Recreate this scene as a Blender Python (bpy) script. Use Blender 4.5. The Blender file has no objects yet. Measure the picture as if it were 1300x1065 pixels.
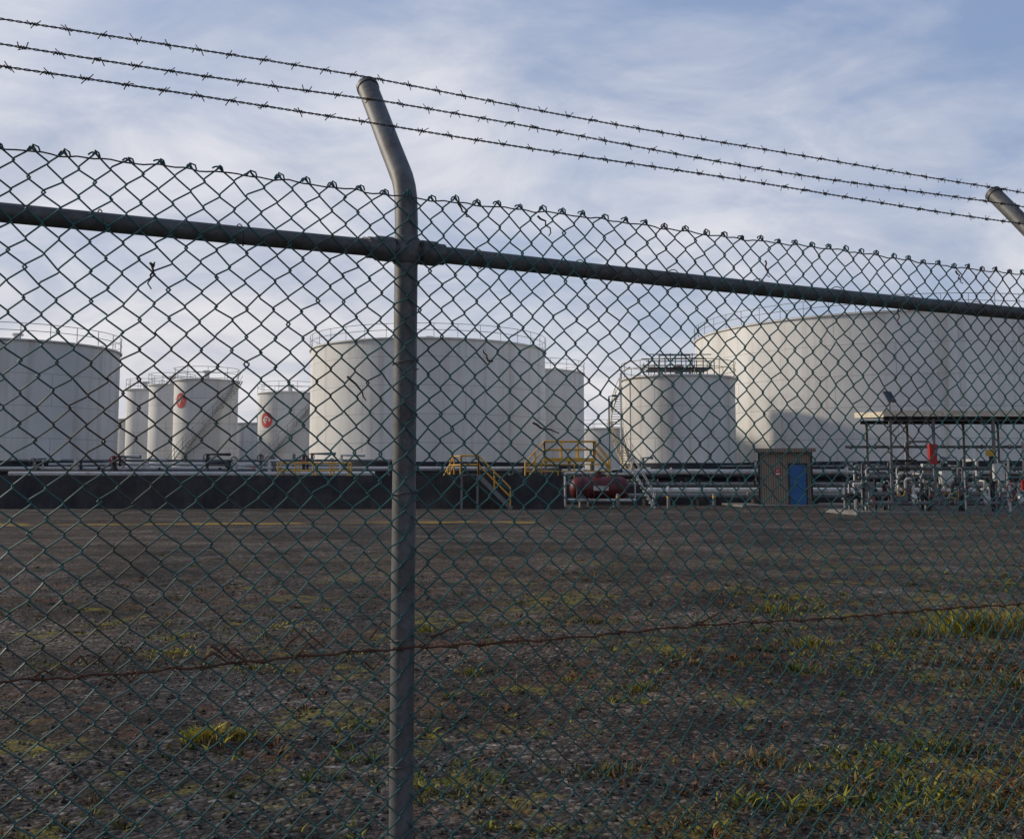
import bpy, math, random
import numpy as np
from mathutils import Vector, noise, Matrix
random.seed(7); rng = np.random.default_rng(7)
scene = bpy.context.scene
R = math.radians
EYE = 1.6

# ------------------------------------------------------------------ materials
def newmat(name):
    m = bpy.data.materials.new(name); m.use_nodes = True
    nt = m.node_tree
    b = nt.nodes["Principled BSDF"]
    return m, nt, b
def N(nt, typ, **kw):
    n = nt.nodes.new(typ)
    for k, v in kw.items():
        if k in n.inputs: n.inputs[k].default_value = v
        else: setattr(n, k, v)
    return n
def ramp(nt, fac, stops):
    r = nt.nodes.new("ShaderNodeValToRGB")
    el = r.color_ramp.elements
    while len(el) < len(stops): el.new(0.5)
    for e, (p, c) in zip(el, stops):
        e.position = p
        e.color = (c, c, c, 1) if isinstance(c, (int, float)) else (*c, 1)
    nt.links.new(fac, r.inputs[0]); return r.outputs[0]
def mix(nt, fac, a, b, mode='MIX'):
    m = nt.nodes.new("ShaderNodeMix"); m.data_type = 'RGBA'; m.blend_type = mode
    for sock, v in ((m.inputs[0], fac), (m.inputs[6], a), (m.inputs[7], b)):
        if isinstance(v, bpy.types.NodeSocket): nt.links.new(v, sock)
        elif isinstance(v, (int, float)): sock.default_value = v if sock == m.inputs[0] else (v, v, v, 1)
        else: sock.default_value = (*v, 1)
    return m.outputs[2]
def math_(nt, op, a, b=None, c=None):
    m = nt.nodes.new("ShaderNodeMath"); m.operation = op
    for s, v in zip(m.inputs, (a, b, c)):
        if v is None: continue
        if isinstance(v, bpy.types.NodeSocket): nt.links.new(v, s)
        else: s.default_value = v
    return m.outputs[0]
def coords(nt, kind="Object", scale=(1, 1, 1)):
    t = nt.nodes.new("ShaderNodeTexCoord"); mp = nt.nodes.new("ShaderNodeMapping")
    mp.inputs["Scale"].default_value = scale
    nt.links.new(t.outputs[kind], mp.inputs[0]); return mp.outputs[0]
def noi(nt, vec, scale, detail=4, rough=.5, dist=0):
    n = N(nt, "ShaderNodeTexNoise", Scale=scale, Detail=detail, Roughness=rough, Distortion=dist)
    nt.links.new(vec, n.inputs["Vector"]); return n.outputs[0]
def weathered(name, base, dirt, rough=.6, metal=0, sc=1.5, lo=.5, hi=.75, amt=1.0):
    m, nt, b = newmat(name)
    v = coords(nt)
    n1 = noi(nt, v, sc, 4, .65)
    f = ramp(nt, n1, [(lo, 0.0), (hi, amt)])
    n2 = noi(nt, v, sc*9, 2)
    c = mix(nt, f, base, dirt)
    c = mix(nt, 1.0, c, ramp(nt, n2, [(.3, .75), (.7, 1.1)]), 'MULTIPLY')
    nt.links.new(c, b.inputs["Base Color"])
    b.inputs["Roughness"].default_value = rough; b.inputs["Metallic"].default_value = metal
    return m

M_galv = weathered("galvanised_steel", (.135, .138, .143), (.075, .068, .064), .55, .15, 9, .42, .72)
M_wire = weathered("green_pvc_wire", (.030, .125, .120), (.045, .028, .018), .40, 0, 1.1, .53, .63)
M_rust = weathered("rusty_wire", (.120, .048, .024), (.05, .024, .016), .8, .0, 14)
M_barb = weathered("barbed_wire_steel", (.10, .095, .09), (.06, .038, .026), .6, .3, 6)
M_twig = weathered("dead_vine", (.10, .045, .025), (.045, .024, .015), .9, 0, 30)
M_band = weathered("tank_base_paint", (.012, .014, .026), (.03, .03, .035), .6, 0, .7)
M_rail = weathered("handrail_paint", (.36, .36, .34), (.22, .17, .12), .6, 0, .7)
M_yel = weathered("yellow_paint", (.66, .37, .05), (.40, .23, .06), .6, 0, 1.2)
M_yelr = weathered("ochre_rail_paint", (.40, .31, .15), (.24, .17, .1), .6, 0, 1.2)
M_pipe = weathered("pipe_white_paint", (.60, .60, .58), (.32, .26, .2), .5, 0, .8)
M_pgrey = weathered("pipe_grey", (.19, .20, .21), (.09, .08, .07), .55, .2, 1.5)
M_dark = weathered("dark_steel", (.035, .035, .04), (.05, .035, .025), .6, .2, 1.5)
M_redp = weathered("red_paint", (.42, .025, .018), (.2, .02, .015), .5, 0, 1.5)
M_vess = weathered("maroon_paint", (.12, .014, .018), (.06, .016, .016), .5, 0, 1.5)
M_blue = weathered("blue_door_paint", (.03, .14, .38), (.03, .09, .22), .6, 0, 2)
M_conc = weathered("concrete", (.20, .19, .175), (.12, .11, .10), .9, 0, .8)
M_roofs = weathered("canopy_fascia", (.70, .62, .47), (.45, .36, .26), .6, 0, .9)
M_logoR = weathered("logo_red", (.50, .012, .02), (.4, .02, .03), .5, 0, 1)
M_logoW = weathered("logo_white", (.75, .72, .72), (.6, .5, .5), .5, 0, 1)
M_panel = weathered("solar_panel", (.02, .025, .05), (.03, .03, .04), .2, 0, 2)

def tank_mat():
    m, nt, b = newmat("tank_white_paint")
    uv = coords(nt, "UV")
    oi = nt.nodes.new("ShaderNodeObjectInfo")
    br = N(nt, "ShaderNodeTexBrick", Scale=1.0)
    br.inputs["Brick Width"].default_value = 8.6; br.inputs["Row Height"].default_value = 2.3
    br.inputs["Mortar Size"].default_value = .03; br.inputs["Mortar Smooth"].default_value = .5
    br.inputs["Color1"].default_value = (.82, .81, .77, 1); br.inputs["Color2"].default_value = (.76, .755, .73, 1)
    br.inputs["Mortar"].default_value = (.50, .49, .46, 1)
    nt.links.new(uv, br.inputs["Vector"])
    off = nt.nodes.new("ShaderNodeVectorMath"); off.operation = 'ADD'
    sc = nt.nodes.new("ShaderNodeVectorMath"); sc.operation = 'SCALE'; sc.inputs[3].default_value = 60
    cmb = nt.nodes.new("ShaderNodeCombineXYZ")
    nt.links.new(oi.outputs["Random"], cmb.inputs[0]); nt.links.new(oi.outputs["Random"], cmb.inputs[2])
    nt.links.new(cmb.outputs[0], sc.inputs[0]); nt.links.new(sc.outputs[0], off.inputs[1]); nt.links.new(uv, off.inputs[0])
    def mp(s):
        q = nt.nodes.new("ShaderNodeMapping"); q.inputs["Scale"].default_value = s
        nt.links.new(off.outputs[0], q.inputs[0]); return q.outputs[0]
    st = noi(nt, mp((1.6, .05, 1)), 1.0, 4, .6)
    c = mix(nt, ramp(nt, st, [(.50, 0.0), (.78, .6)]), br.outputs[0], (.46, .40, .31))
    st2 = noi(nt, mp((.22, .03, 1)), 1.0, 2, .5)
    c = mix(nt, 1.0, c, ramp(nt, st2, [(.3, .82), (.65, 1.04)]), 'MULTIPLY')
    bl = noi(nt, mp((.6, .5, 1)), 1.0, 5, .65)
    c = mix(nt, 1.0, c, ramp(nt, bl, [(.3, .90), (.7, 1.03)]), 'MULTIPLY')
    rs = noi(nt, mp((3.0, .16, 1)), 1.0, 4, .7)
    c = mix(nt, ramp(nt, rs, [(.66, 0.0), (.77, .6)]), c, (.26, .13, .06))
    nt.links.new(c, b.inputs["Base Color"]); b.inputs["Roughness"].default_value = .6
    bp = N(nt, "ShaderNodeBump", Strength=.25, Distance=.03)
    nt.links.new(br.outputs["Fac"], bp.inputs["Height"]); nt.links.new(bp.outputs[0], b.inputs["Normal"])
    bp.invert = True
    return m
M_tank = tank_mat()

def ground_mat():
    m, nt, b = newmat("gravel_ground")
    v = coords(nt)
    big = noi(nt, v, .09, 3, .6)
    mid = noi(nt, v, .7, 5, .68, .4)
    fine = noi(nt, v, 7, 6, .78)
    vor = N(nt, "ShaderNodeTexVoronoi", Scale=30.0); nt.links.new(v, vor.inputs["Vector"])
    sep = nt.nodes.new("ShaderNodeSeparateXYZ"); nt.links.new(v, sep.inputs[0])
    X, Y = sep.outputs[0], sep.outputs[1]
    c = mix(nt, ramp(nt, big, [(.38, 0.0), (.62, 1.0)]), (.056, .052, .050), (.080, .060, .044))
    far = nt.nodes.new("ShaderNodeMapRange"); nt.links.new(Y, far.inputs[0])
    far.inputs[1].default_value = 10; far.inputs[2].default_value = 26
    c = mix(nt, math_(nt, 'MULTIPLY', far.outputs[0], .5), c, (.080, .063, .051))
    c = mix(nt, 1.0, c, ramp(nt, mid, [(.34, .42), (.5, .92), (.68, 1.5)]), 'MULTIPLY')
    m2 = noi(nt, v, .22, 4, .6, .6)
    c = mix(nt, 1.0, c, ramp(nt, m2, [(.38, .62), (.6, 1.22)]), 'MULTIPLY')
    strk = noi(nt, coords(nt, "Object", (.10, .6, 1)), 1.0, 4, .6)
    c = mix(nt, 1.0, c, ramp(nt, strk, [(.35, .68), (.65, 1.28)]), 'MULTIPLY')
    c = mix(nt, 1.0, c, ramp(nt, fine, [(.36, .35), (.5, .9), (.66, 2.1)]), 'MULTIPLY')
    hsv = nt.nodes.new("ShaderNodeSeparateColor"); nt.links.new(vor.outputs["Color"], hsv.inputs[0])
    c = mix(nt, 1.0, c, ramp(nt, hsv.outputs[0], [(0, .5), (.8, 1.1), (1, 3.0)]), 'MULTIPLY')
    # moss / low weeds: broken patches, more near the fence and to the right
    mo = noi(nt, v, .55, 6, .74, .4)
    mof = noi(nt, v, 4.5, 4, .7)
    bias = math_(nt, 'MINIMUM', math_(nt, 'MULTIPLY', X, .005), .03)
    mo = math_(nt, 'ADD', mo, bias)
    mm = math_(nt, 'MULTIPLY', ramp(nt, mo, [(.515, 0.0), (.585, 1.0)]), ramp(nt, mof, [(.44, 0.0), (.56, 1.0)]))
    near = nt.nodes.new("ShaderNodeMapRange"); nt.links.new(Y, near.inputs[0])
    near.inputs[1].default_value = 30; near.inputs[2].default_value = 14
    mm = math_(nt, 'MULTIPLY', mm, near.outputs[0])
    mcol = mix(nt, ramp(nt, mo, [(.52, 0.0), (.66, 1.0)]), (.085, .080, .022), (.28, .235, .035))
    c = mix(nt, math_(nt, 'MULTIPLY', mm, .72), c, mcol)
    # rusty brown dead growth
    br = noi(nt, coords(nt, "Object", (1.1, 1.1, 3)), .8, 5, .72)
    c = mix(nt, math_(nt, 'MULTIPLY', math_(nt, 'MULTIPLY', ramp(nt, br, [(.53, 0.0), (.62, .9)]), near.outputs[0]), mof), c, (.12, .055, .027))
    d = math_(nt, 'ABSOLUTE', math_(nt, 'SUBTRACT', math_(nt, 'ADD', Y, math_(nt, 'MULTIPLY', X, -.12)), 41.5))
    dn = noi(nt, v, .8, 4, .6)
    s = math_(nt, 'LESS_THAN', math_(nt, 'ADD', d, math_(nt, 'MULTIPLY', dn, 3.4)), 2.6)
    s2 = ramp(nt, noi(nt, v, .22, 3), [(.46, 0.0), (.54, 1.0)])
    lf = math_(nt, 'LESS_THAN', X, 1.0)
    c = mix(nt, math_(nt, 'MULTIPLY', math_(nt, 'MULTIPLY', s, s2), math_(nt, 'MULTIPLY', lf, .8)), c, (.30, .20, .03))
    nt.links.new(c, b.inputs["Base Color"]); b.inputs["Roughness"].default_value = .95
    b.inputs["Specular IOR Level"].default_value = .15
    h = math_(nt, 'ADD', math_(nt, 'MULTIPLY', fine, 1.2), math_(nt, 'MULTIPLY', vor.outputs["Distance"], -.6))
    bp = N(nt, "ShaderNodeBump", Strength=.9, Distance=.035)
    nt.links.new(h, bp.inputs["Height"]); nt.links.new(bp.outputs[0], b.inputs["Normal"])
    return m
def bund_mat():
    m, nt, b = newmat("bund_asphalt")
    v = coords(nt)
    n1 = noi(nt, v, .5, 5, .7); n2 = noi(nt, coords(nt, "Object", (2, 2, .3)), 1.0, 4, .6)
    c = mix(nt, ramp(nt, n1, [(.4, 0.0), (.65, 1.0)]), (.028, .026, .028), (.054, .047, .044))
    c = mix(nt, 1.0, c, ramp(nt, n2, [(.3, .7), (.7, 1.25)]), 'MULTIPLY')
    nt.links.new(c, b.inputs["Base Color"]); b.inputs["Roughness"].default_value = .95
    bp = N(nt, "ShaderNodeBump", Strength=.6, Distance=.05); nt.links.new(noi(nt, v, 4, 5, .7), bp.inputs["Height"])
    nt.links.new(bp.outputs[0], b.inputs["Normal"]); return m
def wood_mat():
    m, nt, b = newmat("shed_boards")
    v = coords(nt, "Object", (1, 1, 1))
    w = N(nt, "ShaderNodeTexWave", Scale=2.2, Distortion=.2); w.bands_direction = 'X'
    nt.links.new(v, w.inputs["Vector"])
    n1 = noi(nt, coords(nt, "Object", (6, 6, .6)), 1.0, 5, .6)
    c = mix(nt, n1, (.17, .135, .10), (.36, .30, .24))
    c = mix(nt, 1.0, c, ramp(nt, w.outputs[1], [(0, .35), (.25, 1.0)]), 'MULTIPLY')
    nt.links.new(c, b.inputs["Base Color"]); b.inputs["Roughness"].default_value = .9; return m
def veg_mat():
    m, nt, b = newmat("weed_leaves")
    a = nt.nodes.new("ShaderNodeVertexColor"); a.layer_name = "Col"
    nt.links.new(a.outputs[0], b.inputs["Base Color"]); b.inputs["Roughness"].default_value = .8
    b.inputs["Specular IOR Level"].default_value = .1
    return m
def hill_mat():
    m, nt, b = newmat("far_trees")
    v = coords(nt)
    c = mix(nt, noi(nt, v, .08, 5), (.03, .04, .035), (.07, .08, .07))
    nt.links.new(c, b.inputs["Base Color"]); b.inputs["Roughness"].default_value = 1; return m
M_ground = ground_mat(); M_bund = bund_mat(); M_wood = wood_mat(); M_veg = veg_mat(); M_hill = hill_mat()

# ------------------------------------------------------------------ mesh builder
class MB:
    def __init__(s, mats):
        s.V = []; s.F = []; s.MI = []; s.n = 0; s.mats = mats
    def add(s, v, f, mi=0):
        v = np.asarray(v, float).reshape(-1, 3)
        s.V.append(v); s.F += [tuple(int(i)+s.n for i in q) for q in f]; s.MI += [mi]*len(f); s.n += len(v)
    def tube(s, pts, r, n=8, mi=0, cap=True, ref=None, closed=False):
        P = np.asarray(pts, float); m = len(P)
        if closed: T = np.roll(P, -1, 0)-np.roll(P, 1, 0)
        else:
            T = np.empty_like(P); T[1:-1] = P[2:]-P[:-2]; T[0] = P[1]-P[0]; T[-1] = P[-1]-P[-2]
        T /= np.linalg.norm(T, axis=1)[:, None]+1e-12
        if ref is None: ref = np.eye(3)[np.argmin(np.abs(T).max(0))]
        A = np.cross(T, ref); A /= np.linalg.norm(A, axis=1)[:, None]+1e-12
        B = np.cross(T, A)
        rr = np.broadcast_to(np.asarray(r, float), (m,))
        a = np.arange(n)*2*math.pi/n
        V = P[:, None, :]+rr[:, None, None]*(np.cos(a)[None, :, None]*A[:, None, :]+np.sin(a)[None, :, None]*B[:, None, :])
        F = []
        for i in range(m if closed else m-1):
            j = (i+1) % m
            for k in range(n):
                l = (k+1) % n
                F.append((i*n+k, i*n+l, j*n+l, j*n+k))
        if cap and not closed:
            F.append(tuple(range(n))); F.append(tuple((m-1)*n+k for k in range(n))[::-1])
        s.add(V, F, mi)
    def box(s, c, size, mi=0, rz=0, rx=0, ry=0):
        x, y, z = [q/2 for q in size]
        v = np.array([(a, b, d) for a in (-x, x) for b in (-y, y) for d in (-z, z)])
        M = np.array((Matrix.Rotation(rz, 3, 'Z') @ Matrix.Rotation(ry, 3, 'Y') @ Matrix.Rotation(rx, 3, 'X')))
        v = v @ M.T+np.array(c)
        s.add(v, [(0, 1, 3, 2), (4, 6, 7, 5), (0, 4, 5, 1), (2, 3, 7, 6), (0, 2, 6, 4), (1, 5, 7, 3)], mi)
    def ring(s, c, rad, r, axis='Z', n=16, k=6, mi=0):
        a = np.arange(n)*2*math.pi/n
        if axis == 'Z': p = np.stack([np.cos(a), np.sin(a), 0*a], 1)
        elif axis == 'Y': p = np.stack([np.cos(a), 0*a, np.sin(a)], 1)
        else: p = np.stack([0*a, np.cos(a), np.sin(a)], 1)
        s.tube(np.array(c)+rad*p, r, k, mi, closed=True, ref={'Z': (0, 0, 1), 'Y': (0, 1, 0), 'X': (1, 0, 0)}[axis])
    def obj(s, name, parent=None, smooth=True, uv=None, loc=None):
        V = np.concatenate(s.V)
        me = bpy.data.meshes.new(name); me.from_pydata(V.tolist(), [], s.F)
        for m in s.mats: me.materials.append(m)
        me.polygons.foreach_set("material_index", s.MI)
        me.polygons.foreach_set("use_smooth", [smooth]*len(me.polygons))
        me.update()
        if smooth:
            try: me.set_sharp_from_angle(angle=R(40))
            except Exception: pass
        o = bpy.data.objects.new(name, me); scene.collection.objects.link(o)
        if parent: o.parent = parent
        if loc: o.location = loc
        return o
def empty(name, loc=(0, 0, 0), rz=0):
    e = bpy.data.objects.new(name, None); e.location = loc; e.rotation_euler[2] = rz
    e.empty_display_size = .5
    scene.collection.objects.link(e); return e

# ------------------------------------------------------------------ ground (one sheet to the horizon)
xs = [-2500, -1200, -500, -200, -100, -60]+list(np.linspace(-40, -12, 20))+list(np.linspace(-11.5, 14, 150))+list(np.linspace(15, 45, 20))+[60, 100, 200, 500, 1200, 2500]
ys = [-300, -60, -10, 0, 2]+list(np.linspace(3, 20, 150))+list(np.linspace(20.8, 60, 40))+[75, 100, 150, 250, 500, 1200, 3500]
nx, ny = len(xs), len(ys)
def gh(x, y):
    f = max(0, min(1, (40-y)/25))*max(0, min(1, (y-1)/3))
    if abs(x) > 14: f *= .2
    return f*(.06*noise.noise((x*.5, y*.5, 0))+.03*noise.noise((x*2.3, y*2.3, 3)))
V = [(x, y, gh(x, y)) for y in ys for x in xs]
F = [(j*nx+i, j*nx+i+1, (j+1)*nx+i+1, (j+1)*nx+i) for j in range(ny-1) for i in range(nx-1)]
g = MB([M_ground]); g.add(V, F); g.obj("ground")

# ------------------------------------------------------------------ fence
P0 = np.array([-.288, 2.85]); D = np.array([.897, .442]); D /= np.linalg.norm(D); NI = np.array([-D[1], D[0]])
fence = empty("chain_link_fence", (P0[0], P0[1], 0))
def fp(t, n, z):   # local coordinates along fence / inward / up
    t = np.asarray(t, float); n = np.asarray(n, float); z = np.asarray(z, float)
    return np.stack([D[0]*t+NI[0]*n, D[1]*t+NI[1]*n, z+0*t], -1)
SP = 2.75
post_t = [-SP, 0, SP, 2*SP]
for i, t0 in enumerate(post_t):
    b = MB([M_galv, M_dark])
    zs = [0, .8, 1.6, 2.30, 2.37, 2.405, 2.435, 2.47]; ns = [0, 0, 0, 0, .006, .018, .036, .066]
    path = fp([t0]*len(zs), ns, zs)
    top = fp([t0], [.35], [2.80])
    path = np.concatenate([path, fp([t0]*2, [.15, .25], [2.566, 2.684]), top])
    b.tube(path, .0315, 20, 0, ref=(D[0], D[1], 0))
    dirn = (path[-1]-path[-2]); dirn /= np.linalg.norm(dirn)
    cp = [top[0]+dirn*q for q in (-.012, 0.006, .014, .019)]
    b.tube(cp, [.0345, .0345, .026, .008], 20, 0, ref=(D[0], D[1], 0))
    b.tube(fp([t0]*4, [0]*4, [2.185, 2.192, 2.252, 2.259]), [.033, .0385, .0385, .033], 20, 0)
    b.obj("post_%d" % (i+1), fence)
b = MB([M_galv])
zr = 2.222
for i in range(len(post_t)-1):
    a, c = post_t[i]+.03, post_t[i+1]-.03
    tt = np.linspace(a, c, 14); sag = -.006*np.sin(np.pi*(tt-a)/(c-a))
    b.tube(fp(tt, 0*tt, zr+sag), .0235, 16, 0)
for t0 in post_t:
    for s in (-1, 1):
        q = np.array([.036, .042, .085, .092, .11, .114])*s
        b.tube(fp(t0+q, 0*q, [zr]*6), [.026, .034, .034, .029, .029, .0235], 18, 0)
b.obj("top_rail", fence)
W = .071; hp = .0355; r0 = .0023
NF = -.036
def warp(t, z):
    dt = .007*np.sin(2.1*t+1.3*z)+.005*np.sin(5.3*t-2.2*z+1)+.004*np.sin(9*z+3*t)+.003*np.sin(23*t+31*z)
    dz = .006*np.sin(1.7*t+.4)+.004*np.sin(6.1*t+2.0*z)+.004*np.sin(4.2*z+t)+.0024*np.sin(41*t+17*z)
    dn = .009*np.sin(1.9*t+2.3*z)+.006*np.sin(4.4*t-3.1*z)
    dn = dn*np.clip(1-np.exp(-((z-zr)/.25)**2), 0, 1)
    dn = np.where(np.abs(z-2.22) < .3, np.minimum(dn, .0), dn)
    return dt, dz, dn
b = MB([M_wire])
K = 65; ztop = 2.376
i0, i1 = int(-3.3/hp), int(6.0/hp)
for i in range(i0, i1):
    tt = []; nn = []; zz = []
    jit = rng.normal(0, .0016, K+1); jz = rng.normal(0, .0016, K+1)
    for k in range(K+1):
        z = ztop-(K-k)*hp
        side = 1 if ((k+i+(K % 2)) % 2) else -1
        tc = i*hp
        amp = hp/2+.0022
        for q, (dz, am, off) in enumerate(((-.0045, amp-.0035, -1), (0, amp, 0), (.0045, amp-.0035, 1))):
            if (k == 0 and q < 1) or (k == K and q > 1): continue
            tt.append(tc+side*am+jit[k]); zz.append(z+dz+jz[k]); nn.append(side*off*r0*1.1)
    tt, nn, zz = map(np.array, (tt, nn, zz))
    dt, dz, dn = warp(tt, zz)
    b.tube(fp(tt+dt, NF+nn+dn, zz+dz), r0, 5, 0, ref=(NI[0], NI[1], 0), cap=False)
b.obj("wire_mesh", fence)
# knuckled selvage
b = MB([M_wire, M_rust])
for i in range(i0, i1):
    side = 1 if ((K+i+(K % 2)) % 2) else -1
    if side < 0: continue
    t = i*hp+hp/2; z = ztop
    dt, dz, dn = [float(q[0]) for q in warp(np.array([t]), np.array([z]))]
    t += dt; z += dz; n = NF+dn
    u = rng.uniform(-.003, .003); hgt = rng.uniform(.001, .007); e = rng.uniform(-.004, .004)
    b.tube(fp([t-.008, t+u, t+.009+e, t+.013+e], [n, n-.003, n-.002, n+.003], [z-.010, z+hgt, z+hgt*.4-.002, z-.010]), .0023, 5, 0, ref=(NI[0], NI[1], 0))
    b.tube(fp([t+.008, t+u, t-.009+e, t-.014+e], [n+.004, n+.003, n+.001, n-.003], [z-.010, z+hgt*.8, z+hgt*.2-.002, z-.009-e]), .0023, 5, 0, ref=(NI[0], NI[1], 0))
b.obj("selvage_knuckles", fence)
b = MB([M_rust, M_barb])
tt = np.linspace(-3.3, 6.0, 500)
for z0, r, mi in ((2.362, .0021, 1), (1.165, .0026, 0)):
    dt, dz, dn = warp(tt, z0+0*tt)
    b.tube(fp(tt, NF+dn-.004, z0+dz*.8+.0025*np.sin(tt*88)*np.sin(tt*13)), r, 5, mi, ref=(0, 0, 1))
t = -3.2
while t < 6:
    w_ = warp(np.array([t]), np.array([1.165])); dz, dn = float(w_[1][0]), float(w_[2][0])
    th = np.linspace(0, 2*np.pi*2.2, 16)
    b.tube(fp(t+th*.0022, NF+dn-.004+.006*np.cos(th), 1.165+dz*.8+.006*np.sin(th)), .0018, 4, 0, ref=(D[0], D[1], 0))
    t += rng.uniform(.05, .12)
for t in np.arange(-3.1, 6, .33):
    if min(abs(t-p) for p in post_t) < .12: continue
    th = np.linspace(-.6, 2*np.pi+.3, 18)
    b.tube(fp(t+.004*th, -.006+.031*np.cos(th), zr-.003+.027*np.sin(th)), .0017, 5, 1, ref=(D[0], D[1], 0))
for pt in post_t:
    for z in (.5, .85, 1.17, 1.55, 1.9):
        th = np.linspace(-.6, 2*np.pi+.3, 18)
        b.tube(fp(pt+.034*np.cos(th), -.004+.039*np.sin(th), z+.004*th), .0017, 5, 1, ref=(0, 0, 1))
b.obj("line_wires", fence)
# barbed wire
b = MB([M_barb])
for s, sg in ((.97, .010), (.70, .016), (.42, .006)):
    nb = .35*s-.028; zb = 2.43+.37*s+.024
    tt = np.arange(-3.2, 6.1, .006)
    ph = tt % SP
    sag = -sg*np.sin(np.pi*ph/SP)+.003*np.sin(tt*3.3+s*9)
    for k in (0, np.pi):
        b.tube(fp(tt, nb+.0019*np.cos(tt*150+k)+.003*np.sin(tt*2.1+s*5), zb+sag+.0019*np.sin(tt*150+k)), .00155, 4, 0, ref=(0, 0, 1), cap=False)
    t = -3.15+s*.05
    while t < 6:
        sgz = zb-sg*math.sin(math.pi*(t % SP)/SP)+.003*math.sin(t*3.3+s*9)
        n0 = nb+.003*math.sin(t*2.1+s*5)
        ph0 = rng.uniform(0, 6.28)
        for q in (0, 1):
            th = np.linspace(0, 2*np.pi*1.25, 11)+ph0+q*1.7
            tc = t+q*.006+.0035*(th-ph0)/3
            cy, cz = .0042*np.cos(th), .0042*np.sin(th)
            L = rng.uniform(.011, .015)
            a0 = th[0]; a1 = th[-1]
            pts_t = np.concatenate([[tc[0]-rng.uniform(.004, .010)], tc, [tc[-1]+rng.uniform(.004, .010)]])
            pts_n = np.concatenate([[cy[0]+L*math.sin(a0)], cy, [cy[-1]-L*math.sin(a1)]])
            pts_z = np.concatenate([[cz[0]-L*math.cos(a0)], cz, [cz[-1]+L*math.cos(a1)]])
            b.tube(fp(pts_t, n0+pts_n, sgz+pts_z), .0014, 4, 0, ref=(D[0], D[1], 0))
        t += rng.uniform(.082, .098)
b.obj("barbed_wire", fence)
# rusty vine / wire scraps caught in the mesh
b = MB([M_twig])
def vine(t, z, L, ang, wig=.009):
    n = 7; s = np.linspace(0, 1, n)
    tt = t+L*s*math.cos(ang)+np.cumsum(rng.normal(0, wig*.5, n)); zz = z+L*s*math.sin(ang)+np.cumsum(rng.normal(0, wig*.35, n))
    nn = NF-.006+.004*np.sin(s*17)
    b.tube(fp(tt, nn, zz), np.linspace(.0034, .0016, n), 5, 0, ref=(NI[0], NI[1], 0))
for t, z, L, a in ((-.665, 2.12, .06, -1.5), (-.665, 2.12, .015, .2), (-.18, 1.86, .07, -.9), (.24, 1.93, .05, 2.1),
                   (.38, 2.36, .06, -1.2), (.36, 1.76, .09, -.3), (.13, 2.36, .04, -.8),
                   (1.78, 2.22, .10, -1.5), (2.05, 2.34, .06, -1.1), (1.2, 2.3, .05, -1.3),
                   (.06, 1.19, .10, .3), (.2, 1.16, .14, .08), (.9, 1.17, .1, .2)):
    vine(t, z, L, a)
# a dead climber that follows the wires low on the left: stem in steps along the diamonds
for k in range(11):
    t = rng.uniform(-.95, -.08); z = 1.165+rng.uniform(-.035, .05); pts = [(t, z)]
    dirz = rng.choice([-1, 1])
    for q in range(int(rng.integers(3, 7))):
        t += hp*.5*rng.uniform(.8, 1.2); z += dirz*hp*.5*rng.uniform(.6, 1.2)
        if rng.random() < .55: dirz = -dirz
        pts.append((t, z))
    pts = np.array(pts)
    b.tube(fp(pts[:, 0], NF-.007+rng.normal(0, .002, len(pts)), pts[:, 1]), np.linspace(.0034, .0018, len(pts)), 5, 0, ref=(NI[0], NI[1], 0))
b.obj("dead_vines", fence)

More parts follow.
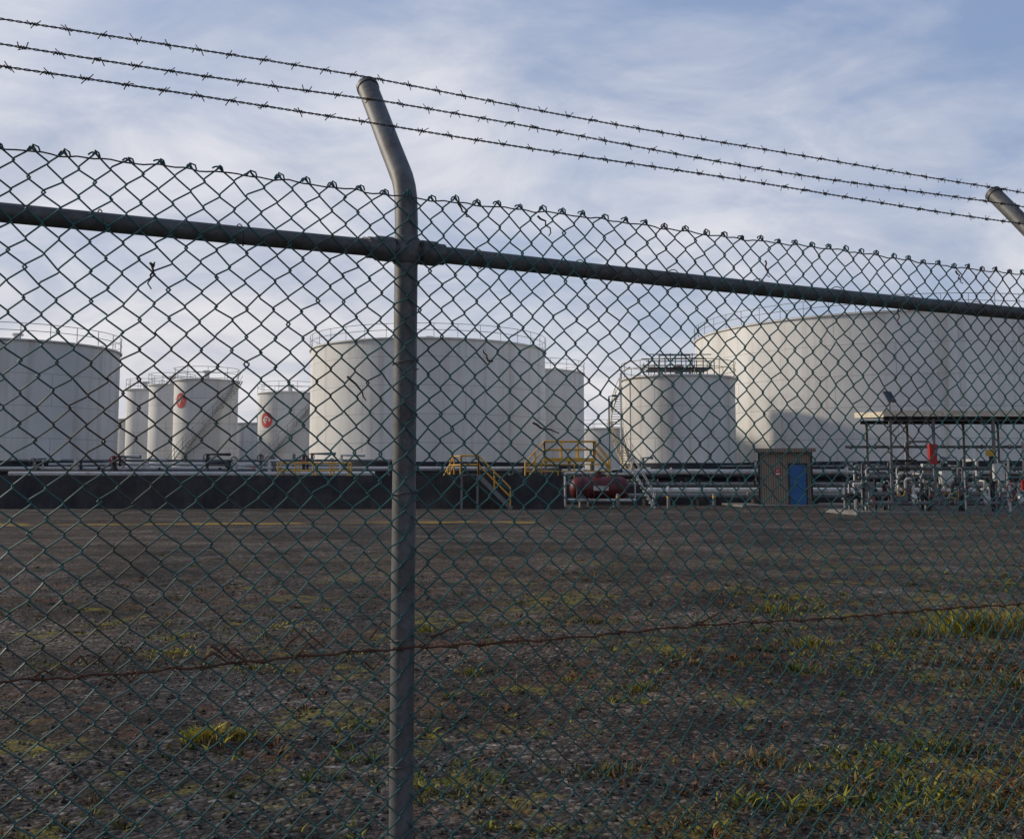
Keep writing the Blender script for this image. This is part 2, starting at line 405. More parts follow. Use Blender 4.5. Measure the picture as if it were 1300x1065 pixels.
# ------------------------------------------------------------------ tanks
def tank(x, y, r, h, band, rail=True, seg=96, stair=None, extra=None, logo=None, rail_mat=None, roof=.06):
    root = empty("storage_tank", (x, y, 0), random.uniform(0, 6.28) if logo is None and stair is None else 0)
    prof = [(0, r+.35), (.35, r+.35), (.351, r+.05), (band, r+.05), (band, r)]
    zz = [band]+[z for z in np.arange(2.3, h, 2.3) if z > band+.3]+[h]
    V = []; F = []; MI = []; UV = []
    def quad_ring(za, ra, zb, rb, mi):
        base = len(V)
        for k in range(seg+1):
            a = 2*math.pi*k/seg
            V.append((ra*math.cos(a), ra*math.sin(a), za)); V.append((rb*math.cos(a), rb*math.sin(a), zb))
        for k in range(seg):
            i = base+2*k
            F.append((i, i+2, i+3, i+1)); MI.append(mi)
            u0, u1 = 2*math.pi*r*k/seg, 2*math.pi*r*(k+1)/seg
            va, vb = za, zb if zb != za else za+abs(rb-ra)
            UV.append([(u0, va), (u1, va), (u1, vb), (u0, vb)])
    for (z1, r1), (z2, r2) in zip(prof[:-1], prof[1:]): quad_ring(z1, r1, z2, r2, 1)
    for z1, z2 in zip(zz[:-1], zz[1:]): quad_ring(z1, r, z2, r, 0)
    quad_ring(h, r, h, r+.14, 0); quad_ring(h, r+.14, h+.12, r+.14, 0); quad_ring(h+.12, r+.14, h+.12, r-.05, 0)
    quad_ring(h+.12, r-.05, h+.12+r*roof, .02, 0)
    me = bpy.data.meshes.new("shell"); me.from_pydata(V, [], F)
    me.materials.append(M_tank); me.materials.append(M_band)
    me.polygons.foreach_set("material_index", MI); me.polygons.foreach_set("use_smooth", [True]*len(F))
    uvl = me.uv_layers.new(name="UVMap"); uvl.data.foreach_set("uv", np.array(UV, float).ravel())
    me.set_sharp_from_angle(angle=R(40)); me.update()
    o = bpy.data.objects.new("shell", me); scene.collection.objects.link(o); o.parent = root
    b = MB([rail_mat or M_rail, M_pipe, M_dark])
    if rail:
        rr = r+.08; n = max(10, int(2*math.pi*r/1.9))
        a = np.arange(n*3)*2*math.pi/(n*3)
        for hz in (.6, 1.12):
            b.tube(np.stack([rr*np.cos(a), rr*np.sin(a), 0*a+h+.12+hz], 1), .024, 4, 0, closed=True, ref=(0, 0, 1))
        for k in range(n):
            q = 2*math.pi*k/n
            b.tube([(rr*math.cos(q), rr*math.sin(q), h+.1), (rr*math.cos(q), rr*math.sin(q), h+1.24)], .026, 4, 0)
    b.tube([(0, 0, h+r*roof), (0, 0, h+r*roof+.8)], .25, 10, 1); b.tube([(0, 0, h+r*roof+.8), (0, 0, h+r*roof+.95)], .42, 10, 1)
    if stair:
        a0, a1, z0, z1, sm = stair
        n = 40; a = np.linspace(a0, a1, n); z = np.linspace(z0, z1, n)
        for ra in (r+.10, r+.85):
            p1 = np.stack([ra*np.cos(a), ra*np.sin(a), z-.12], 1); p2 = p1+np.array([0, 0, .26])
            b.add(np.concatenate([p1, p2]), [(i, i+1, n+i+1, n+i) for i in range(n-1)], sm)
        for i in range(0, n):
            c = ((r+.47)*math.cos(a[i]), (r+.47)*math.sin(a[i]), z[i])
            b.box(c, (.72, .24, .04), 0, rz=a[i])
        for hz in (.55, 1.1):
            b.tube(np.stack([(r+.87)*np.cos(a), (r+.87)*np.sin(a), z+hz], 1), .028, 4, 0, ref=(0, 0, 1))
        for i in range(0, n, 4):
            p = ((r+.87)*math.cos(a[i]), (r+.87)*math.sin(a[i]))
            b.tube([(p[0], p[1], z[i]), (p[0], p[1], z[i]+1.1)], .028, 4, 0)
    if extra: extra(b, r, h)
    b.obj("railing_and_fittings", root)
    if logo:
        la, lz, lr = logo
        lb = MB([M_logoR, M_logoW])
        def disc(r1, r2, off, mi, a_from=0, a_to=2*math.pi, n=28):
            aa = np.linspace(a_from, a_to, n); V = []
            for q in aa:
                for rad in (r1, r2):
                    th = la+rad*math.cos(q)/r; V.append(((r+off)*math.cos(th), (r+off)*math.sin(th), lz+rad*math.sin(q)))
            lb.add(V, [(2*i, 2*i+1, 2*i+3, 2*i+2) for i in range(n-1)], mi)
        disc(0.001, lr, .02, 0); disc(lr*.30, lr*.46, .03, 1, .5, 4.6)
        disc(lr*.02, lr*.14, .03, 1)
        lb.obj("company_emblem", root)
    return root

tank(-38.2, 81.5, 7.5, 11.5, 3.0)                                   # left
tank(-7.45, 94.7, 10.4, 12.9, 3.1, seg=128)                            # middle
tank(1.8, 115, 6.0, 13.0, 3.2)                                      # behind the middle
tank(32.4, 91.4, 16.3, 13.7, 3.0, seg=160)                            # large right
def stop(b, r, h):
    for x in np.arange(-2.4, 2.5, .8):
        for y in (-1.6, 1.2):
            b.tube([(x, y, h), (x, y, h+2.1-.25*abs(x))], .035, 4, 2)
    for z in (1.0, 1.5, 2.0):
        for y in (-1.6, 1.2):
            b.tube([(-2.6, y, h+z-.2), (2.2, y, h+z-.2)], .035, 4, 2)
    b.box((0, -.2, h+.85), (4.6, 2.6, .06), 2)
    b.tube([(-1.5, -.5, h+.3), (-1.5, -.5, h+1.9), (.8, -.5, h+1.9), (.8, -.5, h+.4)], .10, 6, 1)
    b.tube([(-3.2, -.9, h+.2), (-1.9, -.9, h+1.6)], .04, 4, 0); b.tube([(-3.2, -.4, h+.2), (-1.9, -.4, h+1.6)], .04, 4, 0)
    b.tube([(-r-.3, -1.5, .2), (-r-.3, -1.5, h+.4), (-r+.4, -1.3, h+.9)], .07, 6, 1)
tank(12.4, 79.0, 4.15, 9.0, 2.85, stair=(R(225), R(138), 1.2, 9.0, 0), extra=stop, rail_mat=M_yelr)
tank(-29.1, 100.9, 2.95, 10.9, 2.6, stair=(R(215), R(345), 1.6, 10.9, 1), logo=(R(236), 9.0, .72), seg=64)
tank(-35.3, 110, 2.25, 11.3, 2.6, seg=48)
tank(-41.2, 119, 1.95, 11.6, 2.6, seg=48)
tank(-24.5, 117, 3.4, 11.0, 2.6, stair=(R(215), R(340), 1.6, 11.0, 1), logo=(R(236), 8.1, .85), seg=64)
tank(-47, 140, 6, 9.3, 2.6, rail=False)
tank(-35.8, 150, 4.5, 9.4, 2.6, rail=False)
tank(14, 150, 6, 8.6, 2.6)

# ------------------------------------------------------------------ bund walls
b = MB([M_bund])
def bundseg(x0, x1, yf, yb, h, topw=.7):
    n = int((x1-x0)/1.2)+2
    V = []
    X = np.linspace(x0, x1, n)
    for x in X:
        e = .05*noise.noise((x*.6, 1, 2)); q = .08*noise.noise((x*.4, 4, 2))
        V += [(x, yf+q, 0), (x, yf+.75+q, h+e), (x, yf+.75+topw+q, h+e), (x, yb+topw+q, 0)]
    F = []
    for i in range(n-1):
        a = 4*i; c = a+4
        F += [(a, c, c+1, a+1), (a+1, c+1, c+2, a+2), (a+2, c+2, c+3, a+3)]
    F += [(0, 1, 2, 3), (4*n-1, 4*n-2, 4*n-3, 4*n-4)]
    b.add(V, F)
bundseg(-110, 3.0, 61.2, 63, 1.90)
b.obj("bund_wall", smooth=False)
b = MB([M_bund]); bundseg(3.0, 70, 71.5, 73, 1.55); b.obj("bund_wall", smooth=False)

# ------------------------------------------------------------------ stairs over bund
b = MB([M_yel, M_pgrey])
def rail_run(b, pts, mi=0, hgt=1.05, r=.035, every=1.1):
    pts = [np.array(p, float) for p in pts]
    for hz in (hgt*.52, hgt):
        b.tube([p+np.array([0, 0, hz]) for p in pts], r, 5, mi)
    for p, q in zip(pts[:-1], pts[1:]):
        n = max(1, int(round(np.linalg.norm(q-p)/every)))
        for k in range(n+1):
            s = p+(q-p)*k/n
            b.tube([s, s+np.array([0, 0, hgt])], r, 5, mi)
for y in (60.0, 60.9):
    rail_run(b, [(-2.9, y, 1.95), (-1.9, y, 1.95), (-.1, y, .15)], r=.045)
    b.box((-.98, y, .98), (2.7, .05, .24), 1, ry=R(45))
rail_run(b, [(-3.6, 62.3, 1.95), (-2.9, 60.9, 1.95)], r=.045)
rail_run(b, [(-4.2, 63.6, .6), (-3.4, 62.6, 1.95)], r=.045)
for k in range(9):
    b.box((-1.75+k*.2, 60.45, 1.78-k*.2), (.28, .84, .05), 1)
b.box((-2.4, 60.45, 1.92), (1.1, .9, .06), 1)
for x in (-2.85, -1.95):
    for y in (60.05, 60.85): b.box((x, y, .95), (.1, .1, 1.9), 1)
b.obj("bund_stairs", smooth=False)

b = MB([M_yel, M_pgrey])
for y in (72.0, 73.2):
    rail_run(b, [(.9, y, 1.7), (2.2, y, 3.1), (5.6, y, 3.1), (6.6, y, 1.9)], 0, 1.15, .05)
    b.box((3.9, y, 3.0), (3.5, .08, .25), 0)
rail_run(b, [(-2.2+3.1, 72, 1.7), (6.4, 71.8, 1.7)], 0, 1.0, .045)
for x in (2.3, 3.9, 5.5):
    b.box((x, 72.1, 1.5), (.14, .14, 3.0), 1); b.box((x, 73.1, 1.5), (.14, .14, 3.0), 1)
b.box((3.9, 72.6, 3.02), (3.4, 1.1, .05), 1)
for k in range(8): b.box((.95+k*.17, 72.6, 1.7+k*.18), (.25, 1.1, .04), 1)
b.tube([(1.2, 72, 2.0), (2.3, 72, 3.2)], .06, 5, 0)
b.obj("access_walkway", smooth=False)

b = MB([M_yel, M_pgrey])
rail_run(b, [(-14.6, 66.5, 1.7), (-10.2, 66.5, 1.7)], 0, 1.0, .05, 1.0)
rail_run(b, [(-14.6, 67.6, 1.7), (-10.2, 67.6, 1.7)], 0, 1.0, .05, 1.0)
b.box((-12.4, 67.05, 1.66), (4.4, 1.1, .06), 1)
for x in (-14.3, -12.4, -10.5): b.box((x, 67.05, .83), (.15, .9, 1.64), 1)
b.obj("pipe_crossing_platform", smooth=False)

# ------------------------------------------------------------------ pipe racks behind bund
b = MB([M_pipe, M_pgrey, M_dark, M_redp])
for y, z, r, mi, xa, xb in ((74, 2.45, .12, 0, -60, 3), (74.6, 3.0, .09, 1, -60, -8), (75.2, 2.2, .2, 1, -60, 3), (76, 2.75, .11, 0, -33, -12), (70, 2.05, .15, 0, -33, -9), (70.6, 2.2, .1, 2, -60, 0)):
    b.tube([(xa, y, z), (xb, y, z)], r, 8, mi)
for x in np.arange(-58, 2, 4.2):
    b.box((x, 75, 1.3), (.14, 2.6, .14), 2); b.box((x, 73.8, 1.25), (.14, .14, 2.5), 2); b.box((x, 76.2, 1.4), (.14, .14, 2.8), 2)
for k in range(64):
    x = rng.uniform(-56, 0) if k < 40 else rng.uniform(-30, -13); y = rng.uniform(70, 78); zt = rng.uniform(2.2, 3.6)
    mi = int(rng.integers(0, 3)); r = rng.uniform(.06, .14)
    if rng.random() < .4: b.tube([(x, y, .2), (x, y, zt), (x+rng.uniform(.4, 2), y, zt)], r, 6, mi)
    else: b.tube([(x, y, .2), (x, y, zt)], r, 6, mi)
    if rng.random() < .4: b.ring((x, y-.2, zt-.2), .22, .03, 'Y', 12, 4, 3 if rng.random() < .3 else 2)
    b.tube([(x, y, zt-.5), (x, y, zt-.42)], r*1.9, 8, mi)
b.obj("pipe_rack")
b = MB([M_pipe, M_pgrey, M_dark])
for y, z, r, mi, xa, xb in ((68.5, .62, .16, 1, 7.5, 42), (69.3, .95, .2, 0, 8.6, 42), (70, 1.35, .13, 1, 3.5, 42), (74.5, 2.2, .2, 0, 3.5, 42), (75, 1.85, .14, 2, 3.5, 42), (75.6, 2.6, .1, 1, 12, 42)):
    b.tube([(xa, y, z), (xb, y, z)], r, 10, mi)
    for x in np.arange(xa+1.5, xb, 6.1): b.tube([(x-.05, y, z), (x+.05, y, z)], r*1.6, 10, mi)
for x in np.arange(5, 42, 3.6):
    b.box((x, 69.2, .3), (.2, 2.2, .6), 2); b.box((x, 69.6, .85), (.12, .12, 1.6), 2); b.box((x, 75, .9), (.15, 1.6, 1.8), 2)
for k in range(40):
    x = rng.uniform(5, 34); y = rng.uniform(74, 77.5); zt = rng.uniform(2.0, 3.3); mi = int(rng.integers(0, 3)); r = rng.uniform(.05, .12)
    b.tube([(x, y, .2), (x, y, zt), (x+rng.uniform(.3, 1.5), y, zt)], r, 6, mi)
    if rng.random() < .5: b.ring((x, y-.2, zt-.2), .2, .03, 'Y', 12, 4, 2)
b.obj("pipeline")

# horizontal maroon vessel with white pipework
b = MB([M_vess, M_conc, M_pipe, M_dark])
xs_ = [3.45, 3.5, 3.62, 3.8, 4.0, 6.5, 6.7, 6.88, 7.0, 7.05]; rs_ = [.1, .32, .54, .64, .68, .68, .64, .54, .32, .1]
b.tube([(x, 64.3, 1.15) for x in xs_], rs_, 24, 0, ref=(0, 0, 1))
for x in (4.2, 6.3):
    b.box((x, 64.3, .35), (.3, 1.3, .7), 1)
    b.tube([(x-.06, 64.3, 1.15), (x+.06, 64.3, 1.15)], .705, 24, 3)
b.tube([(5.2, 64.3, 1.75), (5.2, 64.3, 2.1)], .18, 12, 0); b.tube([(5.2, 64.3, 2.1), (5.2, 64.3, 2.16)], .26, 12, 0)
b.tube([(3.3, 63.4, .45), (7.3, 63.4, .45)], .09, 8, 2)
b.tube([(3.2, 64.3, 2.05), (4.9, 64.3, 2.05), (5.2, 64.3, 2.12)], .07, 8, 2); b.tube([(3.2, 64.3, 2.05), (3.2, 64.3, .1)], .07, 8, 2)
b.tube([(5.6, 64.3, 2.0), (7.4, 64.3, 2.0), (7.4, 64.3, .1)], .06, 8, 2)
b.tube([(3.9, 63.4, .45), (3.9, 63.6, 1.2)], .07, 8, 3); b.ring((4.7, 63.3, .75), .2, .03, 'Y', 12, 5, 3)
b.box((5.3, 63.55, 1.15), (.9, .03, .28), 2)
b.obj("horizontal_pressure_vessel")

# white ladder stair
b = MB([M_pipe, M_pgrey])
for y in (62.2, 62.9):
    b.box((7.65, y, 1.2), (.08, .05, 2.75), 0, ry=R(-28))
    b.tube([(6.75, y, 2.7), (7.1, y, 3.0), (8.35, y, .85)], .03, 5, 0)
    b.tube([(6.95, y, 2.3), (7.1, y, 3.0)], .03, 5, 0); b.tube([(8.2, y, .15), (8.35, y, .85)], .03, 5, 0)
for k in range(11): b.box((7.05+k*.12, 62.55, 2.3-k*.222), (.2, .7, .035), 0)
b.obj("steel_ladder", smooth=False)
for x, y in ((9.0, 61.5), (6.1, 61.6), (11.9, 63)):
    b = MB([M_conc, M_yel]); b.tube([(0, 0, 0), (0, 0, .8), (0, 0, .86)], [.1, .1, .05], 12, 0); b.tube([(0, 0, .6), (0, 0, .72)], .104, 12, 1)
    b.obj("bollard", loc=(x, y, 0))

# ------------------------------------------------------------------ shed
shed = empty("wooden_shed", (17.2, 67.2, 0), R(-14))
b = MB([M_wood, M_conc, M_dark]); w, d, h = 3.15, 2.3, 3.35
b.box((0, 0, h/2+.06), (w, d, h), 0); b.box((0, 0, .05), (w+.2, d+.2, .1), 1)
for x in (-w/2, w/2): b.box((x, -d/2, h/2+.08), (.12, .12, h), 2)
b.obj("walls", shed, False)
b = MB([M_wood, M_roofs]); b.box((0, 0, h+.16), (w+.5, d+.6, .14), 1, rx=R(2)); b.box((0, -d/2-.32, h+.12), (w+.55, .05, .24), 0); b.obj("roof", shed, False)
b = MB([M_blue, M_dark]); b.box((.75, -d/2-.03, 1.33), (.98, .05, 2.45), 0)
for x in (.22, 1.28): b.box((x, -d/2-.04, 1.38), (.08, .09, 2.6), 1)
b.box((.75, -d/2-.04, 2.64), (1.14, .09, .08), 1); b.box((.4, -d/2-.08, 1.3), (.05, .07, .16), 1)
b.obj("door", shed, False)
b = MB([M_redp, M_logoW]); b.box((-.45, -d/2-.03, 2.1), (.34, .03, .42), 0); b.box((-.45, -d/2-.05, 2.02), (.24, .01, .12), 1); b.box((-.45, -d/2-.05, 2.22), (.2, .01, .05), 1); b.obj("warning_notice", shed, False)
b = MB([M_conc]); b.box((0, 0, .06), (30, 8, .12), 0); b.obj("concrete_apron", loc=(29, 69, 0), smooth=False)

# ------------------------------------------------------------------ loading canopy with manifold
can = empty("loading_canopy", (0, 0, 0))
b = MB([M_roofs, M_pgrey, M_dark])
x0, x1 = 17.6, 32
b.box(((x0+x1)/2, 52.3, 4.83), (x1-x0, 4.2, .07), 0, rx=R(3))
b.box(((x0+x1)/2, 50.18, 4.76), (x1-x0+.1, .06, .28), 0)
b.box((x0-.03, 52.3, 4.82), (.06, 4.2, .26), 0, rx=R(3))
for y in (50.6, 54):
    b.box(((x0+x1)/2, y, 4.54), (x1-x0-.2, .1, .18), 2)
for x in np.arange(x0+.3, x1, 1.1): b.box((x, 52.3, 4.70), (.07, 4.0, .1), 2, rx=R(3))
b.obj("roof", can, False)
b = MB([M_pgrey, M_dark, M_conc])
for x in (18.0, 20.05, 22.9, 24.65, 28, 31.5):
    for y in (50.6, 54):
        b.box((x, y, 2.3), (.12, .12, 4.5), 0); b.box((x, y, .06), (.35, .35, .12), 2)
for xa, xb in ((18.0, 18.7), (22.9, 22.2), (24.65, 25.3)):
    b.tube([(xa, 50.6, 3.8), (xb, 50.6, 4.5)], .04, 5, 0)
b.obj("posts", can, False)
b = MB([M_panel, M_pgrey]); b.tube([(18.05, 50.7, 4.6), (18.05, 50.7, 5.45)], .04, 6, 1); b.box((18.05, 50.7, 5.6), (.5, .06, .6), 0, rx=R(-35), rz=R(25)); b.box((18.05, 50.74, 5.58), (.54, .04, .64), 1, rx=R(-35), rz=R(25)); b.obj("solar_panel", can, False)

b = MB([M_pgrey, M_dark, M_pipe, M_redp, M_conc, M_yel])
b.box((24, 52.2, .08), (16, 5, .16), 4)
def flange(x, y, z, r, ax, mi):
    d = np.array({'X': (1, 0, 0), 'Y': (0, 1, 0), 'Z': (0, 0, 1)}[ax])*.04; c = np.array([x, y, z])
    b.tube([c-d, c+d], r*1.75, 10, mi)
for z, y, r, mi in ((.55, 50.6, .10, 0), (.95, 51.3, .13, 0), (1.4, 52.6, .11, 2), (2.2, 53.4, .09, 0), (.8, 53.8, .15, 1), (1.75, 51.8, .07, 0), (3.3, 53.8, .07, 0)):
    b.tube([(16.8, y, z), (31.5, y, z)], r, 8, mi)
    for x in np.arange(17.2, 31, 1.35): flange(x+rng.uniform(-.3, .3), y, z, r, 'X', mi)
for k in range(110):
    x = rng.uniform(16.6, 30); y = rng.uniform(50.3, 54.2); zt = abs(rng.normal(1.25, .55))+.35
    r = rng.uniform(.035, .10); mi = int(rng.choice([0, 0, 0, 1, 1, 2, 2]))
    typ = rng.random()
    if typ < .35:
        b.tube([(x, y, .15), (x, y, zt-.1), (x+.06, y, zt-.03), (x+.14, y, zt), (x+rng.uniform(.4, 1.4), y, zt)], r, 7, mi)
    elif typ < .6:
        b.tube([(x, y, .15), (x, y, zt), (x, y+rng.uniform(.4, 1.3), zt)], r, 7, mi)
    else:
        b.tube([(x, y, .15), (x, y, zt)], r, 7, mi)
    flange(x, y, zt*.5, r, 'Z', mi); flange(x, y, zt*.5+.18, r, 'Z', mi)
    if rng.random() < .5:
        b.tube([(x, y, zt*.5+.1), (x, y-.28, zt*.5+.1)], .03, 5, 1)
        b.ring((x, y-.28, zt*.5+.1), rng.uniform(.12, .2), .022, 'Y', 12, 5, int(rng.choice([1, 1, 3, 5, 3])))
for x in (18.6, 20.4, 22.0, 23.6, 25.6, 27.4):
    b.box((x, 50.7, .3), (1.2, .6, .28), 4)
    b.tube([(x-.5, 50.7, .68), (x+.1, 50.7, .68)], .21, 12, 0); b.tube([(x-.55, 50.7, .68), (x-.5, 50.7, .68)], .16, 12, 1)
    for q in np.arange(-.42, .1, .08): b.tube([(x+q, 50.7, .68), (x+q+.02, 50.7, .68)], .235, 12, 0)
    b.tube([(x+.1, 50.7, .68), (x+.3, 50.7, .68)], .07, 8, 1)
    b.tube([(x+.3, 50.7, .7), (x+.36, 50.7, .7), (x+.52, 50.7, .7), (x+.56, 50.7, .7)], [.2, .29, .29, .2], 14, 2)
    b.tube([(x+.44, 50.7, .95), (x+.44, 50.7, 1.5)], .07, 8, 2)
b.box((19.9, 50.45, 2.85), (.34, .3, .95), 3); b.box((23.0, 50.45, 2.0), (.5, .25, .8), 2); b.box((21.2, 54.0, 1.9), (.9, .3, 1.1), 2)
b.box((20.7, 50.9, 1.75), (.55, .4, .6), 2); b.box((17.1, 51.4, 1.0), (.5, .4, 1.1), 0)
b.box((22.6, 50.35, 2.9), (.4, .03, .3), 5); b.box((24.2, 50.4, 1.4), (.3, .2, .5), 3)
b.obj("pump_manifold")

b = MB([M_pgrey, M_dark])
b.tube([(0, 0, 0), (0, 0, 7.6)], [.09, .05], 8, 0); b.tube([(0, 0, 7.55), (.35, 0, 7.65)], .03, 6, 0); b.box((.45, 0, 7.62), (.45, .25, .12), 1); b.box((0, 0, 7.3), (.12, .12, .3), 1)
b.obj("light_mast", loc=(6.9, 75.5, 0))

# distant ridge
b = MB([M_hill])
Xh = np.arange(-900, 901, 6.0); V = []
for x in Xh:
    hgt = 9+8*noise.noise((x*.006, .3, 0))+2.2*noise.noise((x*.05, 2, 0))+1.2*noise.noise((x*.25, 5, 1))
    if x < -100: hgt += 6
    V += [(x, 560, -2), (x, 575, max(3, hgt*.7)), (x, 600, max(4, hgt*1.35))]
nh = len(Xh)
b.add(V, [(3*i+k, 3*i+3+k, 3*i+4+k, 3*i+1+k) for i in range(nh-1) for k in (0, 1)])
b.obj("background_hills", smooth=False)

# ------------------------------------------------------------------ loose stones on the yard
base = np.array([(1, 0, 0), (-1, 0, 0), (0, 1, 0), (0, -1, 0), (0, 0, 1), (0, 0, -1)], float)
oct_f = np.array([(0, 2, 4), (2, 1, 4), (1, 3, 4), (3, 0, 4), (2, 0, 5), (1, 2, 5), (3, 1, 5), (0, 3, 5)])
ns = 22000
yy = 3.6+15*rng.random(ns)**1.4; xx = (rng.random(ns)*1.3-.65)*(yy+1.5)
ss = .006+.016*rng.random(ns)**3
zz = np.array([gh(a, c) for a, c in zip(xx, yy)])
Vs = base[None]*(ss[:, None, None]*rng.uniform(.6, 1.4, (ns, 6, 1)))*np.array([1, 1, .6])
ang = rng.random(ns)*6.28; ca, sa = np.cos(ang), np.sin(ang)
vx = Vs[..., 0]*ca[:, None]-Vs[..., 1]*sa[:, None]; vy = Vs[..., 0]*sa[:, None]+Vs[..., 1]*ca[:, None]
Vs = np.stack([vx+xx[:, None], vy+yy[:, None], Vs[..., 2]+zz[:, None]+.004], -1).reshape(-1, 3)
Fs = (oct_f[None]+np.arange(ns)[:, None, None]*6).reshape(-1, 3)
me = bpy.data.meshes.new("gravel"); me.from_pydata(Vs.tolist(), [], Fs.tolist())
ca_ = me.color_attributes.new("Col", 'FLOAT_COLOR', 'POINT')
tone = (.022+.14*rng.random(ns)**2.2)[:, None]*np.array([1, .96, .90]); tone = np.concatenate([tone, np.ones((ns, 1))], 1)
ca_.data.foreach_set("color", np.repeat(tone, 6, 0).ravel())
me.materials.append(M_veg); o = bpy.data.objects.new("gravel", me); scene.collection.objects.link(o)

# ------------------------------------------------------------------ weeds and grass
BV = []; BC = []
def clump(x, y, nb, hgt, spread, col, wid=.004, lean=.6):
    z = gh(x, y)
    a = rng.random(nb)*6.283; rr = spread*np.abs(rng.normal(0, .6, nb))
    bx = x+rr*np.cos(a); by = y+rr*np.sin(a)
    hh = hgt*rng.uniform(.35, 1.1, nb)*np.exp(-.35*(rr/spread)**2); l = lean*rng.uniform(.2, 1.2, nb)*hh
    a2 = a+rng.normal(0, .9, nb); dx, dy = np.cos(a2), np.sin(a2)
    wv = wid*rng.uniform(.6, 1.8, nb)
    px, py = np.cos(a2+rng.uniform(0, 3, nb))*wv, np.sin(a2+rng.uniform(0, 3, nb))*wv
    lv = []
    for s, w in ((0, .7), (.5, 1.0), (1, .1)):
        cx = bx+dx*l*s**1.7; cy = by+dy*l*s**1.7; cz = z-.01+hh*(s-.25*s*s*lean)
        lv.append(np.stack([cx-px*w, cy-py*w, cz], 1)); lv.append(np.stack([cx+px*w, cy+py*w, cz], 1))
    BV.append(np.stack(lv, 1))
    BC.append(np.array(col)[None]*rng.uniform(.5, 1.4, (nb, 1)))
GREEN = (.07, .10, .026); YG = (.21, .20, .035); DRY = (.19, .14, .07); BRN = (.13, .065, .03); OLV = (.10, .095, .032); YEL = (.40, .34, .04)
cnt = 0
for _ in range(34000):
    y = 3.4+20*random.random()**1.3; u = random.uniform(-.62, .62); x = u*(y+1)
    bx = x/y
    dens = .12+.55*max(0, min(1, (bx+.25)/.6))*max(0, min(1, (19-y)/8))+.14*max(0, min(1, (8-y)/3))
    nz = noise.noise((x*.45, y*.45, 7))+.7*noise.noise((x*1.6, y*1.6, 2))+.5*noise.noise((x*4, y*4, 5))
    if random.random() > dens*max(0.03, min(1, .26+1.4*nz)): continue
    patch = noise.noise((x*.8, y*.8, 11))+.4*noise.noise((x*3, y*3, 1))
    if patch > .08: col = random.choice([GREEN, GREEN, YG, YG, OLV])
    elif patch > -.12: col = random.choice([DRY, OLV, YG, BRN])
    else: col = random.choice([DRY, BRN, BRN, OLV])
    hg = random.uniform(.018, .065)*(1+.9*max(0, nz))*(1.25 if bx > .2 else 1)
    clump(x, y, random.randint(7, 18), hg, random.uniform(.04, .14), col, .0030+.00022*y, 1.2)
    cnt += 1
for (x, y, n, h, s, c) in ((-1.87, 6.66, 190, .12, .17, YEL), (-1.7, 6.75, 90, .08, .12, YG), (4.75, 11.3, 420, .32, .42, YG), (5.3, 11.7, 330, .25, .55, YG), (4.2, 11.2, 200, .14, .45, OLV),
                        (2.9, 10.6, 200, .14, .35, YG), (2.4, 9.2, 130, .12, .25, GREEN), (1.0, 8.3, 110, .09, .2, YG), (-.35, 9.2, 90, .09, .2, YG), (3.9, 8.4, 220, .14, .45, OLV),
                        (2.6, 6.6, 160, .10, .35, GREEN), (3.1, 6.1, 160, .12, .4, YG), (1.4, 6.2, 130, .10, .3, DRY), (.5, 6.0, 110, .09, .25, OLV), (-3.0, 6.1, 90, .07, .2, YG),
                        (6.2, 12.4, 300, .20, .6, YG), (5.2, 9.8, 220, .14, .5, OLV), (-.9, 11.5, 90, .09, .2, YG), (-3.4, 11.0, 110, .06, .3, YG), (3.3, 13.5, 180, .15, .5, YG), (.9, 12.5, 110, .11, .3, OLV),
                        (-3.1, 9.9, 260, .04, .5, YEL), (-2.2, 9.3, 220, .04, .4, YG), (-4.6, 12.2, 280, .04, .7, YEL), (-2.6, 11.8, 240, .04, .8, YEL), (-3.9, 9.3, 200, .04, .5, YG)):
    clump(x, y, n, h, s, c, .0048, .9)
    clump(x+s*.3, y-s*.3, n//3, h*1.2, s*.9, DRY, .003, .4)
BVa = np.concatenate(BV); BCa = np.concatenate(BC); nb = len(BVa)
idx = np.arange(nb)[:, None]*6
Fq = np.concatenate([idx+np.array([[0, 1, 3, 2]]), idx+np.array([[2, 3, 5, 4]])])
me = bpy.data.meshes.new("grass"); me.from_pydata(BVa.reshape(-1, 3).tolist(), [], Fq.tolist())
ca_ = me.color_attributes.new("Col", 'FLOAT_COLOR', 'POINT')
cc = np.concatenate([np.repeat(BCa, 6, 0), np.ones((nb*6, 1))], 1); ca_.data.foreach_set("color", cc.ravel())
me.materials.append(M_veg); o = bpy.data.objects.new("grass", me); scene.collection.objects.link(o)
print("blades", nb, "clumps", cnt)

# ------------------------------------------------------------------ light and sky
AZ, EL = R(-73), R(24)
S = Vector((math.sin(AZ)*math.cos(EL), math.cos(AZ)*math.cos(EL), math.sin(EL)))
sl = bpy.data.lights.new("sun", 'SUN'); sl.energy = 2.8; sl.angle = R(4); sl.color = (1, .88, .71)
so = bpy.data.objects.new("sun", sl); so.rotation_euler = S.to_track_quat('Z', 'Y').to_euler(); so.location = (-30, 10, 30)
scene.collection.objects.link(so)

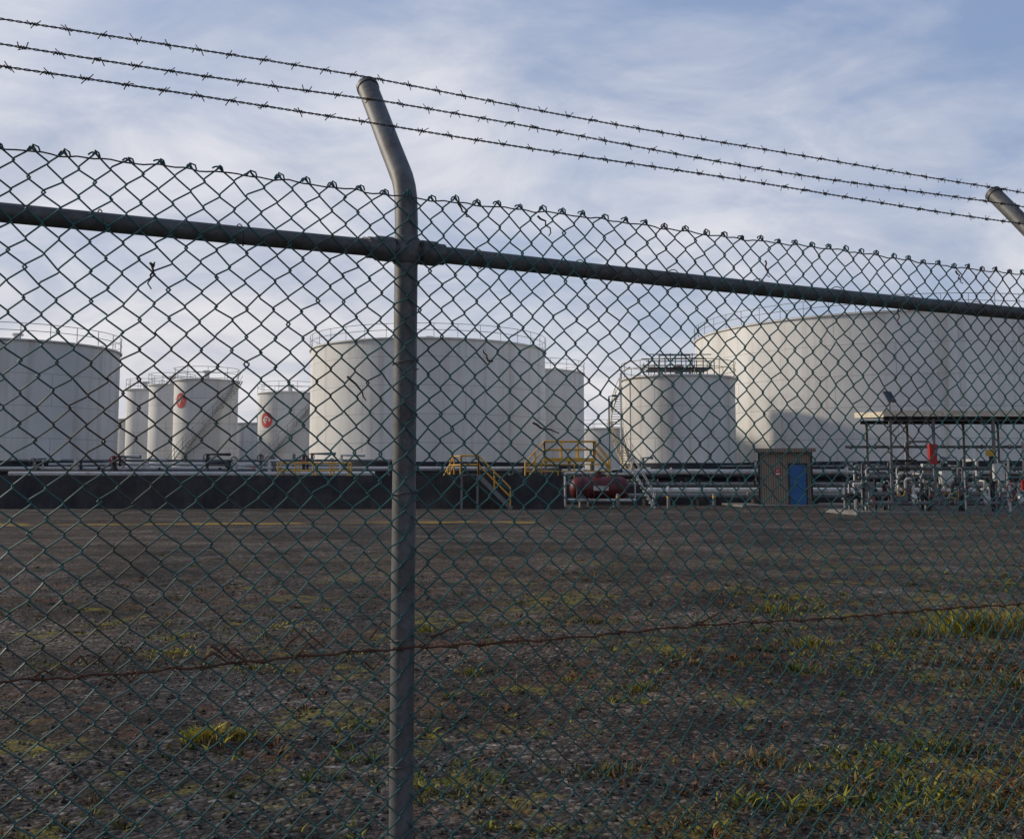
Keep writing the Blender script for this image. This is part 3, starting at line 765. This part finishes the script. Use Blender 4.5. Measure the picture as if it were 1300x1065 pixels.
w = bpy.data.worlds.new("World"); scene.world = w; w.use_nodes = True
nt = w.node_tree; bg = nt.nodes["Background"]
sky = nt.nodes.new("ShaderNodeTexSky"); sky.sky_type = 'NISHITA'; sky.sun_disc = False
sky.sun_elevation = EL; sky.sun_rotation = AZ % (2*math.pi); sky.air_density = 1.2; sky.dust_density = 1.2; sky.ozone_density = 1.5
tc = nt.nodes.new("ShaderNodeTexCoord")
sep = nt.nodes.new("ShaderNodeSeparateXYZ"); nt.links.new(tc.outputs["Generated"], sep.inputs[0])
z = math_(nt, 'MAXIMUM', sep.outputs[2], 0.0)
zd = math_(nt, 'ADD', z, .32)
cmb = nt.nodes.new("ShaderNodeCombineXYZ")
nt.links.new(math_(nt, 'DIVIDE', sep.outputs[0], zd), cmb.inputs[0]); nt.links.new(math_(nt, 'DIVIDE', sep.outputs[1], zd), cmb.inputs[1])
mp = nt.nodes.new("ShaderNodeMapping"); mp.inputs["Rotation"].default_value[2] = R(-35); mp.inputs["Scale"].default_value = (1.3, 1.7, 1); mp.inputs["Location"].default_value = (3.6, 2.2, 0)
nt.links.new(cmb.outputs[0], mp.inputs[0])
c1 = noi(nt, mp.outputs[0], 1.15, 6, .56, .7); c2 = noi(nt, mp.outputs[0], 2.4, 6, .6, .5)
cov = math_(nt, 'ADD', math_(nt, 'MULTIPLY', c1, .72), math_(nt, 'MULTIPLY', c2, .28))
bias = math_(nt, 'ADD', math_(nt, 'MULTIPLY', z, -.46), math_(nt, 'MULTIPLY', sep.outputs[0], -.16))
cov = math_(nt, 'ADD', math_(nt, 'ADD', cov, bias), .155)
mask = ramp(nt, cov, [(.35, 0.12), (.50, .62), (.64, 1.0)])
ccol = mix(nt, ramp(nt, c2, [(.32, 0.0), (.66, 1.0)]), (4.9, 5.3, 6.5), (7.8, 7.8, 8.3))
low = ramp(nt, z, [(0.0, 1.0), (.25, 0.0)])
lcol = mix(nt, ramp(nt, c2, [(.30, 0.0), (.62, 1.0)]), (6.6, 6.5, 6.8), (8.9, 8.4, 8.0))
ccol = mix(nt, math_(nt, 'MULTIPLY', low, .8), ccol, lcol)
skyc = mix(nt, .6, sky.outputs[0], (2.7, 3.9, 6.7))
fin = mix(nt, math_(nt, 'MULTIPLY', mask, .92), skyc, ccol)
# unseen sky behind the camera is dimmed to cut fill light on the tanks
dim = nt.nodes.new("ShaderNodeMapRange"); nt.links.new(math_(nt, 'ADD', sep.outputs[1], math_(nt, 'MULTIPLY', sep.outputs[0], -.25)), dim.inputs[0])
dim.inputs[1].default_value = -.2; dim.inputs[2].default_value = .6; dim.inputs[3].default_value = .72; dim.inputs[4].default_value = 1.0
fin = mix(nt, 1.0, fin, dim.outputs[0], 'MULTIPLY')
nt.links.new(fin, bg.inputs[0]); bg.inputs[1].default_value = .1

# ------------------------------------------------------------------ camera
cam = bpy.data.cameras.new("camera"); co = bpy.data.objects.new("camera", cam); scene.collection.objects.link(co)
cam.sensor_width = 36; cam.lens = 36*1350/1300; cam.shift_y = -45/1300
cam.clip_start = .05; cam.clip_end = 6000
co.location = (0, 0, EYE); co.rotation_euler = (R(90+5.19), 0, 0)
scene.camera = co
scene.view_settings.view_transform = 'Standard'; scene.view_settings.look = 'None'; scene.view_settings.exposure = 0
